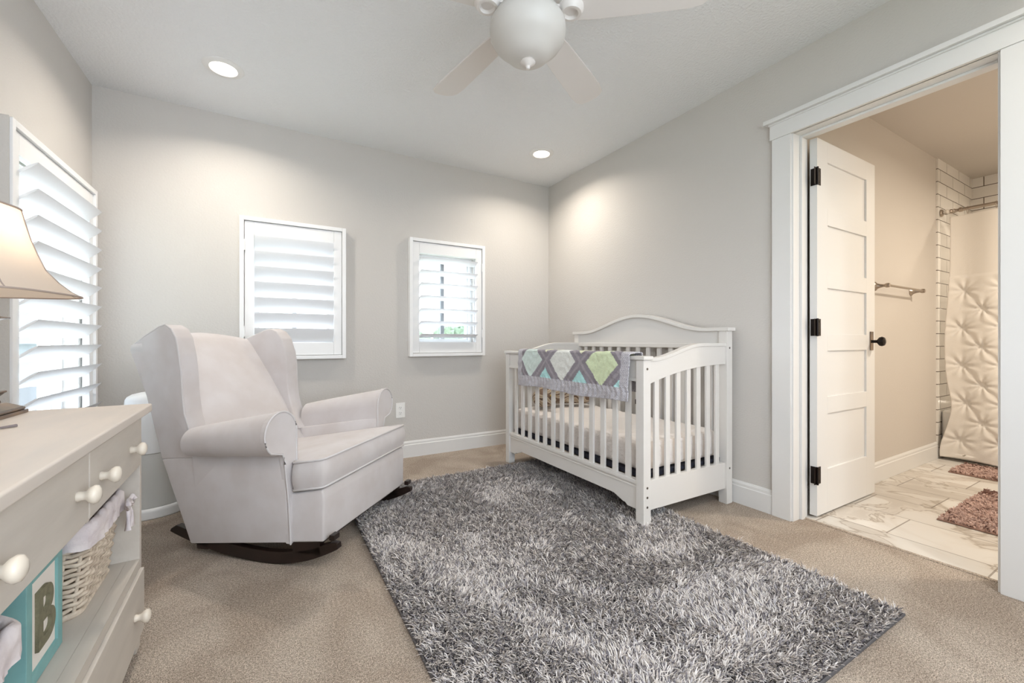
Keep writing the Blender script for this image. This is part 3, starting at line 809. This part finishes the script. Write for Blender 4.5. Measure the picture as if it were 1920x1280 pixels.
MB().box(RX0, RX1, RY0, RY1, .001, .008, .002).build('rug_backing', mat('rug_backing_cloth', (90, 87, 90), .95), t)
edge = MB().tube([(RX0, RY0, .006), (RX1, RY0, .006), (RX1, RY1, .006), (RX0, RY1, .006)], .006, 8, closed=True); edge.build('rug_binding', mat('rug_binding_cloth', (98, 95, 96), .95), t)
def patchy(x, y):
    a = noise2(x*1.0+.5*y, y*.45, 7.5, 11); b = noise2(x, y, 2.6, 12); c = noise2(x, y, 17, 13)
    return np.clip(((a*.45+b*.35+c*.2)-.38)/.22, 0, 1)*.9
ZR = .008
pile('rug_pile', 190000, RX0+.004, RX1-.004, RY0+.004, RY1-.004, ZR, .033, .0036,
     [(226, 220, 217), (234, 228, 224), (212, 206, 204), (112, 108, 114), (168, 164, 168), (218, 210, 204)], patchy, t, attr_mat('shag_yarn', .75), 3, .62)

# ================================================================== dresser
DXR, DYR, DH = -.340, 1.712, .74
dr = empty('dresser', 'distressed cream wooden dresser with round knobs at the left edge of the room', 'dresser', (DXR, DYR, 0), R(1.3))
DW, DD = 1.0, .53      # along -y, along -x (local: x right->room side 0, y 0 far end)
MB().box(-DD-.012, .022, -DW-.02, .024, DH-.026, DH, .005, 3).build('dresser_top', M['dressertop'], dr)
mb = MB()
mb.box(-DD, 0, -.022, 0, .03, DH-.026, .002).box(-DD, 0, -DW, -DW+.022, .03, DH-.026, .002)     # ends
mb.box(-DD, -DD+.012, -DW+.022, -.022, .03, DH-.026)                                              # back
mb.box(-DD+.012, -.0305, -DW+.022, -.022, .250, .270, .0)                                           # shelf
mb.box(-DD+.012, -.010, -DW+.022, -.022, .545, .552)                                                # dust panel
mb.box(-.025, -.002, -.50+.011-.004, -.50+.029-.004, .552, DH-.026, .001)                                   # divider
mb.box(-.03, .0, -DW+.022, -.022, .243, .270, 0)
mb.box(-DD+.012, -.010, -DW+.022, -.022, .03, .05)
for yy in (-.06, -DW+.015):
    mb.prism([(-.001, yy, 0), (-.001, yy+.045, 0), (-.001, yy+.050, .03), (-.001, yy-.005, .03)], (-.045, 0, 0), .002, 1)
    mb.prism([(-DD+.05, yy, 0), (-DD+.05, yy+.045, 0), (-DD+.05, yy+.050, .03), (-DD+.05, yy-.005, .03)], (-.045, 0, 0), .002, 1)
mb.build('dresser_body', M['dresser'], dr)
def knob(par, y, z):
    MB().lathe([(.0095, 0), (.0105, .003), (.0085, .008), (.0095, .014), (.0155, .019), (.0188, .0255), (.017, .0315), (.010, .0355), (0, .037)], (0, y, z), 28, 'X').build('knob', M['knob'], par, 70)
def drawer(y0, y1, z0, z1, kys, xo=0):
    o = MB().box(-.018+xo, .001+xo, y0, y1, z0, z1, .003).build('drawer', M['dresser'], dr)
    for k in kys:
        knob(o, k, (z0+z1)/2); o.children[-1].location = (.001+xo, 0, 0)
    return o
sp = -.487
drawer(sp+.005, -.027, .557, .703, (1.570-DYR, 1.300-DYR))
drawer(-DW+.026, sp-.005, .557, .703, (1.150-DYR, .825-DYR))
drawer(-DW+.010, -.012, .052, .240, (-.135, -DW+.15), .008)
def world_on(dr, x, y, z):
    a = R(1.3); return (DXR+x*math.cos(a)-y*math.sin(a), DYR+x*math.sin(a)+y*math.cos(a), z)

# wicker baskets ------------------------------------------------------------
def rrect(w, d_, r_, n_):
    """n_ points round a rounded rectangle centred on 0"""
    pts = []; segs = []
    per = 2*(w-2*r_)+2*(d_-2*r_)+2*PI*r_
    for i in range(n_):
        s = per*i/n_
        for kind, Ls in (('e', w-2*r_), ('c', PI*r_/2), ('n', d_-2*r_), ('c', PI*r_/2), ('w', w-2*r_), ('c', PI*r_/2), ('s', d_-2*r_), ('c', PI*r_/2)):
            if s <= Ls: break
            s -= Ls
        segs.append(None)
        idx = i
        # recompute with explicit index
        s = per*i/n_; k = 0; lens = [w-2*r_, PI*r_/2, d_-2*r_, PI*r_/2]*2
        while s > lens[k]: s -= lens[k]; k += 1
        cs = [(w/2-r_, -d_/2+r_), (w/2-r_, d_/2-r_), (-w/2+r_, d_/2-r_), (-w/2+r_, -d_/2+r_)]
        if k == 0: p, nn = (-w/2+r_+s, -d_/2), (0, -1)
        elif k == 2: p, nn = (w/2, -d_/2+r_+s), (1, 0)
        elif k == 4: p, nn = (w/2-r_-s, d_/2), (0, 1)
        elif k == 6: p, nn = (-w/2, d_/2-r_-s), (-1, 0)
        else:
            c_ = cs[(k-1)//2]; a = -PI/2+(k-1)//2*PI/2+s/r_; nn = (math.cos(a), math.sin(a)); p = (c_[0]+nn[0]*r_, c_[1]+nn[1]*r_)
        pts.append((p, nn))
    return pts
def basket(loc, w, d_, h, label, bow=True, rz=R(1.3)):
    b = empty('wicker_basket', label, 'basket', loc, rz, 'wicker baskets on the dresser shelf')
    mb = MB(); rows = 17; ns = 40; n_ = ns*4
    base = rrect(w, d_, .035, n_)
    def P_(i, z, off):
        (px, py), nn = base[i % n_]; k = .86+.14*z/h
        return (px*k+nn[0]*off, py*k+nn[1]*off, z)
    for r_ in range(rows):
        z = .008+(h-.016)*r_/(rows-1)
        mb.tube([P_(i, z+.0015*math.sin(i*1.3+r_), .0042*math.cos(PI*i/4+PI*r_)) for i in range(n_)], .0052, 6, closed=True)
    for k in range(ns):
        mb.tube([P_(k*4, h*j/8, 0) for j in range(9)], .0042, 6)
    for zz in (.004, h): mb.tube([P_(i, zz, .001) for i in range(n_)], .0075, 6, closed=True)
    vs = [mb.bm.verts.new(P_(i, .006, 0)) for i in range(n_)]; mb.bm.faces.new(vs)
    mb.build('basket_body', M['wicker'], b, 80)
    # liner folded over the rim
    mb = MB(); nn_ = 160; basel = rrect(w, d_, .035, nn_)
    def L_(i, j):
        (px, py), nm = basel[i % nn_]; rip = .005*math.sin(i*.7)+.004*math.sin(i*1.9+j)
        seq = [(-.010, h-.09), (-.010, h-.02), (-.006, h+.012), (.004, h+.019), (.013, h+.010), (.015, h-.012), (.013+rip*.6, h-.030), (.015+rip*.7, h-.046+rip*.6)]
        off, z = seq[j]; k = .86+.14*min(1, z/h)
        return (px*k+nm[0]*off, py*k+nm[1]*off, z+.003*math.sin(i*.9))
    G = [[mb.bm.verts.new(L_(i, j)) for j in range(8)] for i in range(nn_)]
    for i in range(nn_):
        for j in range(7): mb.bm.faces.new((G[i][j], G[(i+1) % nn_][j], G[(i+1) % nn_][j+1], G[i][j+1]))
    mb.build('cloth_liner', M['liner'], b, 80)
    if bow:
        mb = MB(); bx, by, bz = w/2+.022, d_/2-.045, h-.02
        for s_ in (-1, 1):
            mb.tube([(bx, by, bz), (bx+.008, by+s_*.02, bz+.014), (bx+.010, by+s_*.034, bz+.002), (bx+.006, by+s_*.022, bz-.012), (bx, by, bz)], [.004, .006, .007, .006, .004], 8)
            mb.tube([(bx, by, bz), (bx+.006, by+s_*.010, bz-.03), (bx+.005, by+s_*.020, bz-.075)], [.004, .006, .008], 8)
        mb.lathe([(0, -.008), (.008, -.005), (.008, .005), (0, .008)], (bx+.004, by, bz), 12)
        mb.build('ribbon_bow', M['liner'], b, 80)
    return b
SZ = .272
bl = basket(world_on(dr, -.215, -.182, SZ), .35, .295, .212, 'white wicker basket with cloth liner and bow at the far end of the dresser shelf')
basket(world_on(dr, -.210, -.835, SZ), .35, .28, .195, 'white wicker basket with cloth liner at the lower left corner, nearer than the framed letter', False)
# folded things inside the far basket
def lump(w, d_, h, seed):
    mb = MB(); bmesh.ops.create_icosphere(mb.bm, subdivisions=4, radius=1)
    r = random.Random(seed); ph = [r.uniform(0, 6) for _ in range(6)]
    for v in mb.bm.verts:
        c = v.co; f_ = 1+.08*math.sin(5*c.x+ph[0])*math.sin(4*c.y+ph[1])+.05*math.sin(11*c.x+ph[2]+3*c.z)
        sx = math.copysign(abs(c.x)**.6, c.x); sy = math.copysign(abs(c.y)**.6, c.y); sz = math.copysign(abs(c.z)**.7, c.z)
        v.co = (sx*w/2*f_, sy*d_/2*f_, h/2+sz*h/2*f_)
    return mb
o = lump(.28, .21, .10, 3).build('blanket', M['linerdark'], None, 80); o.location = world_on(dr, -.215, -.175, SZ+.105)
tag(o, 'dark purple folded blanket inside the far wicker basket', 'blanket')
o = lump(.24, .18, .07, 5).build('blanket', M['linerdark'], None, 80); o.location = world_on(dr, -.205, -.815, SZ+.105)
tag(o, 'dark folded blanket inside the wicker basket at the lower left corner', 'blanket')
# framed letter B -----------------------------------------------------------
f_ = empty('letter_frame', 'turquoise box frame showing a letter B, standing between the wicker baskets', 'picture frame', world_on(dr, -.062, -.492, SZ-.001), R(1.3))
FW, FH, FD = .172, .225, .09
mb = MB()
bw = .025
mb.box(-FD, 0, -FW/2, -FW/2+bw, 0, FH, .002).box(-FD, 0, FW/2-bw, FW/2, 0, FH, .002).box(-FD, 0, -FW/2+bw, FW/2-bw, 0, bw, .002).box(-FD, 0, -FW/2+bw, FW/2-bw, FH-bw, FH, .002)
mb.box(-FD, -FD+.006, -FW/2+bw, FW/2-bw, bw, FH-bw)
mb.build('frame', M['teal'], f_)
MB().box(-.011, -.005, -FW/2+bw, FW/2-bw, bw, FH-bw).build('mat_board', M['mat_board'], f_)
cu = bpy.data.curves.new('letter', 'FONT'); cu.body = 'B'; cu.size = .165; cu.extrude = .003; cu.offset = .0022; cu.align_x = 'CENTER'
to = bpy.data.objects.new('tmp', cu); C.objects.link(to); dg = bpy.context.evaluated_depsgraph_get()
me = bpy.data.meshes.new_from_object(to.evaluated_get(dg)); bpy.data.objects.remove(to)
me.materials.clear(); me.materials.append(M['letter'])
lo_ = bpy.data.objects.new('letter', me); C.objects.link(lo_); lo_.parent = f_
lo_.rotation_euler = (R(90), 0, R(90)); lo_.location = (-.002, 0, .056)

# table lamp ----------------------------------------------------------------
lx, lyy = -.655, 1.615
L_ = empty('table_lamp', 'bronze table lamp with cream bell shade standing on the dresser', 'lamp', (lx, lyy, DH))
def sq(mb, w, z0, z1, bev=.002): mb.box(-w, w, -w, w, z0, z1, bev)
mb = MB(); sq(mb, .078, 0, .010); sq(mb, .074, .010, .018, .003)
def frus(mb, w0, w1, z0, z1):
    a = [(-w0, -w0, z0), (w0, -w0, z0), (w0, w0, z0), (-w0, w0, z0)]; b_ = [(-w1, -w1, z1), (w1, -w1, z1), (w1, w1, z1), (-w1, w1, z1)]
    mb.prism(a, b_, .002, 2)
frus(mb, .072, .046, .018, .034); sq(mb, .040, .034, .040); frus(mb, .030, .046, .040, .060); sq(mb, .048, .060, .066)
mb.build('lamp_base', M['bronze'], L_)
mb = MB(); frus(mb, .030, .026, .066, .078); frus(mb, .022, .019, .078, .235); sq(mb, .026, .235, .244); frus(mb, .020, .050, .244, .258); sq(mb, .053, .258, .263)
sq(mb, .020, .263, .275); mb.lathe([(.016, .275), (.013, .29), (.011, .36), (.014, .37), (.014, .385), (0, .385)], seg=16)
mb.build('lamp_column', M['bronze'], L_)
def squish(tt):   # rounded square outline
    c_, s_ = abs(math.cos(tt)), abs(math.sin(tt)); return 1/((c_**3.4+s_**3.4)**(1/3.4))
prof = [(.190, .325), (.170, .338), (.146, .362), (.122, .395), (.108, .435), (.096, .475), (.087, .515), (.080, .552)]
mb = MB(); seg = 64
rings = []
for r_, h_ in prof:
    rings.append([mb.bm.verts.new((r_*.93*squish(2*PI*k/seg)*math.cos(2*PI*k/seg), r_*.93*squish(2*PI*k/seg)*math.sin(2*PI*k/seg), h_)) for k in range(seg)])
for a, b_ in zip(rings, rings[1:]):
    for k in range(seg): mb.bm.faces.new((a[k], a[(k+1) % seg], b_[(k+1) % seg], b_[k]))
sh = mb.build('lamp_shade', M['shade'], L_, 80); sh.rotation_euler = (0, 0, R(-14))
mb = MB()
for r_, h_ in (prof[0], prof[-1]):
    mb.tube([((r_*.93+.001)*squish(2*PI*k/seg)*math.cos(2*PI*k/seg), (r_*.93+.001)*squish(2*PI*k/seg)*math.sin(2*PI*k/seg), h_) for k in range(seg)], .0028, 6, closed=True)
for q in range(4):
    for dq in (-.10, .10):
        a = PI/4+q*PI/2+dq; mb.tube([((r_*.93+.001)*squish(a)*math.cos(a), (r_*.93+.001)*squish(a)*math.sin(a), h_) for r_, h_ in prof], .0016, 6)
mb.build('shade_trim', M['shadetrim'], sh, 80)
MB().lathe([(0, .385), (.012, .39), (.028, .42), (.030, .445), (.020, .465), (0, .472)], seg=20).build('bulb', M['glow'], L_, 80)
pl_ = bpy.data.lights.new('table_lamp_bulb', 'POINT'); pl_.energy = .9; pl_.color = (1, .86, .7); pl_.shadow_soft_size = .035
po = bpy.data.objects.new('table_lamp_bulb', pl_); C.objects.link(po); po.location = (lx, lyy, DH+.50)
# cord end on top of dresser
o = MB().tube([(-.60, 1.20, DH+.0035), (-.575, 1.26, DH+.004), (-.56, 1.315, DH+.003), (-.535, 1.345, DH+.004), (-.52, 1.385, DH+.0035), (-.50, 1.41, DH+.004)], [.002, .0026, .003, .0035, .0026, .0035], 6).build('cord', M['cord'], None, 80)
tag(o, 'thin grey cord end lying on the dresser top', 'cord')

# ================================================================== diaper pail
pl = empty('diaper_pail', 'white round diaper pail with domed lid between dresser and armchair', 'diaper pail', (-.560, 3.04, 0))
MB().lathe([(0, .0), (.180, .0), (.186, .006), (.186, .040), (.180, .052), (.172, .056), (0, .056)], seg=56).build('pail_base', M['plastic'], pl)
MB().lathe([(0, .056), (.168, .056), (.172, .062), (.160, .24), (.148, .338), (0, .338)], seg=56).build('pail_body', M['plasticgrey'], pl)
MB().lathe([(0, .340), (.149, .340), (.130, .50), (.112, .620), (.104, .634), (.085, .646), (.05, .655), (0, .658)], seg=56).build('pail_lid', M['plastic'], pl, 60)

# ================================================================== outlet
ou = empty('power_outlet', 'white double power outlet on the wall between armchair and crib', 'outlet', (.921, YB, .385))
MB().box(-.037, .037, -.006, 0, -.060, .060, .003).build('cover_plate', M['outlet'], ou)
for z in (-.021, .021):
    q = MB().lathe([(0, -.008), (.014, -.008), (.0155, -.005), (0, -.005)], (0, 0, z), 24, 'Y').build('socket', M['outlet'], ou)
    sl = MB().box(-.007, -.005, -.0086, -.0078, z-.001, z+.007).box(.005, .007, -.0086, -.0078, z-.001, z+.006)
    sl.lathe([(0, -.0086), (.0022, -.0086), (.0022, -.0078), (0, -.0078)], (0, 0, z-.007), 10, 'Y').build('slots', M['dark'], q)

# ================================================================== bathroom
# tub
tb = MB()
TX0, TX1, TY1 = TX+.065, BX1-.014, BY1-.014
tb.box(TX0, TX1, BY0+.1, TY1, 0, .38, .02, 4)
tubo = tb.build('bathtub', M['tub'], None); tag(tubo, 'white bathtub behind the shower curtain', 'bathtub')
ho = MB().box(TX0+.09, TX1-.06, BY0+.2, TY1-.08, .08, .5, .08, 5).build('cutter', M['tub'], None)
bo = tubo.modifiers.new('hollow', 'BOOLEAN'); bo.object = ho; bo.operation = 'DIFFERENCE'
dg = bpy.context.evaluated_depsgraph_get(); me = bpy.data.meshes.new_from_object(tubo.evaluated_get(dg)); tubo.modifiers.clear(); tubo.data = me; bpy.data.objects.remove(ho)
# rod
RXX, RZZ = 4.716, 1.975
ro = empty('curtain_rod', 'brushed nickel shower curtain rod with crystal end piece', 'curtain rod', (RXX, TY1, RZZ))
MB().lathe([(0, 0), (.030, 0), (.030, -.006), (.022, -.014), (.012, -.018), (.0, -.018)], seg=28, axis='Y').build('flange', M['nickel'], ro)
MB().lathe([(.010, -.016), (.020, -.024), (.023, -.036), (.018, -.048), (.010, -.054)], seg=10, axis='Y').build('crystal', M['crystal'], ro, 10)
MB().lathe([(0, -.052), (.017, -.052), (.019, -.060), (.014, -.068), (.018, -.076), (.012, -.086), (.012, -.098), (.018, -.104), (.018, -.122), (.0125, -.126), (.0125, -2.09), (0, -2.09)], seg=20, axis='Y').build('rod', M['nickel'], ro, 40)
# curtain: pintucked cloth
def curtain():
    ya, yb_ = TY1-.062, -.55; z0, z1 = .022, 1.925; nu, nv = 300, 200
    Lc = ya-yb_
    pin = []
    py, pz = .20, .145
    for r_ in range(9):
        for c_ in range(10): pin.append((.085+py*c_+(py/2 if r_ % 2 else 0), .15+pz*r_))
    pu = np.array([p_[0] for p_ in pin]); pv = np.array([p_[1] for p_ in pin])
    def f(u, v):
        s = u*Lc; z = z0+(z1-z0)*v; h_ = z-z0
        x = .016*math.sin(s*19+.4)*(.5+.5*v)+.012*math.sin(s*7+1.2*(1-v)*3)
        if h_ < 1.42:
            du = s-pu; dv = h_-pv; dd = np.hypot(du, dv); th = np.arctan2(dv, du)
            x += float(np.sum(np.exp(-(dd/.022)**2)*.016))+float(np.sum(np.exp(-(dd/.055)**2)*.010))               # tuck pulled back
            x += float(np.sum(np.exp(-(dd/.085)**2)*np.cos(8*th+pu*7)*.0075*np.clip(dd/.03, 0, 1)))
            x -= .006
        # near edge sags inward in the middle, kicks out at the bottom
        yoff = (.030*math.exp(-((h_-.9)/.4)**2)-.020*math.exp(-((h_-.42)/.14)**2)+.050*math.exp(-((h_-.04)/.18)**2))*math.exp(-s/.2)
        y = ya-s+yoff
        zz = z
        if v < .02: zz += .010*math.sin(s*12)
        return (RXX-.045+x*1.0-.03*(1-v), min(y, TY1-.006), zz)
    mb = MB().grid(f, nu, nv)
    return mb
cb = curtain().build('shower_curtain', M['curtain'], None, 180)
sd = cb.modifiers.new('thickness', 'SOLIDIFY'); sd.thickness = .0015
tag(cb, 'cream pintucked shower curtain hanging from the rod in the bathroom', 'shower curtain')
for k in range(7):
    y = TY1-.15-.15*k
    pts = [(RXX+.020*math.cos(a), y, RZZ-.012+.030*math.sin(a)) for a in [2*PI*i/20 for i in range(20)]]
    o = MB().tube(pts, .0018, 6, closed=True).build('curtain_ring', M['nickel'], None, 80)
    tag(o, 'small metal ring holding the cream shower curtain on its rod', 'curtain ring', 'shower curtain rings')
# shower head
shh = empty('rain_shower', 'round brushed nickel shower head above the tub behind the curtain rod', 'shower head', (5.10, 0.83, 2.14))
MB().lathe([(0, .014), (.02, .012), (.10, .004), (.115, -.002), (.112, -.008), (0, -.008)], seg=40).build('spray_plate', M['nickel'], shh)
MB().tube([(0, 0, .012), (0, 0, .05), (.03, .0, .075), (.12, 0, .085), (BX1-.012-5.10, 0, .085)], .010, 10).build('arm', M['nickel'], shh)
# towel bar
tbz = 1.305
tw = empty('towel_bar', 'brushed nickel towel bar on the bathroom wall behind the door', 'towel bar', (3.505, BY1, tbz))
for x in (0, .62):
    MB().lathe([(0, 0), (.029, 0), (.030, -.004), (.027, -.008), (.018, -.014), (.012, -.032), (.009, -.05), (.010, -.054), (.0145, -.060), (.0155, -.070), (.0125, -.080), (0, -.083)], (x, 0, 0), 24, 'Y').build('mount', M['nickel'], tw)
MB().lathe([(0, .0), (.0075, .0), (.0075, .62), (0, .62)], (0, -.070, 0), 14, 'X').build('bar', M['nickel'], tw)
# bath mats
def bathmat(x0, x1, y0, y1, n_, label, seed):
    t = empty('bath_mat', label, 'bath mat', (0, 0, 0), 0, 'chenille bath mats on the bathroom tiles')
    MB().box(x0, x1, y0, y1, 0, .007, .002).build('mat_backing', mat('mat_backing_cloth', (150, 120, 108), .95), t)
    o = pile('mat_pile', n_, x0+.006, x1-.006, y0+.006, y1-.006, .006, .019, .010, [(196, 166, 156), (182, 152, 142), (206, 178, 168)], lambda x, y: None, t, MP, seed, .55)
MP = attr_mat('pink_chenille', .9)
bathmat(3.04, 3.88, .22, .785, 9000, 'dusty pink chenille bath mat in the foreground of the bathroom floor', 21)
bathmat(4.22, 4.60, .30, 1.03, 6000, 'dusty pink chenille bath mat in front of the tub, farther from the door', 22)

# ================================================================== outside the windows
def tree(x, y, h, r_, label, seed):
    t = empty('tree', label, 'tree', (x, y, -3), 0, 'trees outside the windows')
    MB().lathe([(.18, 0), (.12, h*.5), (.05, h*.8), (0, h*.85)], seg=12).build('trunk', M['bark'], t)
    r = random.Random(seed); mb = MB()
    for k in range(16):
        a = r.uniform(0, 6.28); q = r.uniform(0, .7)*r_; zz = h*.62+r.uniform(-.3, .35)*h*.6
        mm_ = Matrix.Translation((q*math.cos(a), q*math.sin(a), zz)) @ Matrix.Scale(r_*r.uniform(.35, .55), 4)
        g = bmesh.ops.create_icosphere(mb.bm, subdivisions=3, radius=1, matrix=mm_)
        for v in g['verts']: v.co += Vector((r.uniform(-1, 1), r.uniform(-1, 1), r.uniform(-1, 1)))*.07*r_
    mb.build('crown', M['leaf'], t, 20)
struct(MB().box(-60, 60, 3.9, 90, -3.1, -3), 'ground_outside', M['ground'])
struct(MB().box(-60, -1.6, -20, 3.9, -3.1, -3), 'ground_outside_left', M['ground'])
LAB = ['leafy tree outside the window nearest the corner, leftmost of the row', 'leafy tree outside the window nearest the corner, middle of the row',
       'leafy tree outside the window nearest the corner, rightmost of the row', 'green tree beside the grey house outside the window behind the lamp']
for k, (x, y, h, r_) in enumerate([(7.6, 27, 5.1, 1.7), (11.2, 27.5, 5.4, 1.9), (16.2, 28, 5.0, 1.8), (-6.6, 15.2, 5.6, 1.5)]):
    tree(x, y, h, r_, LAB[k], k+40)
hs = empty('neighbouring_house', 'grey sided house seen through the louvers of the left window', 'house', (-5.0, 10.6, -3))
MB().box(-2.6, 2.6, -1.2, 1.2, 0, 3.9).build('house_wall', M['siding'], hs)
MB().prism([(-2.8, -1.45, 3.9), (-2.8, 0, 4.7), (-2.8, 1.45, 3.9)], (5.6, 0, 0)).build('roof', M['roof'], hs)
for xw in (-1.3, .4, 1.7):
    wf = MB().box(xw-.35, xw+.35, -1.23, -1.2, 2.2, 3.3, .004).build('window', M['vinyl'], hs)
    MB().box(xw-.29, xw+.29, -1.235, -1.228, 2.26, 3.24).build('pane', M['roof'], wf)
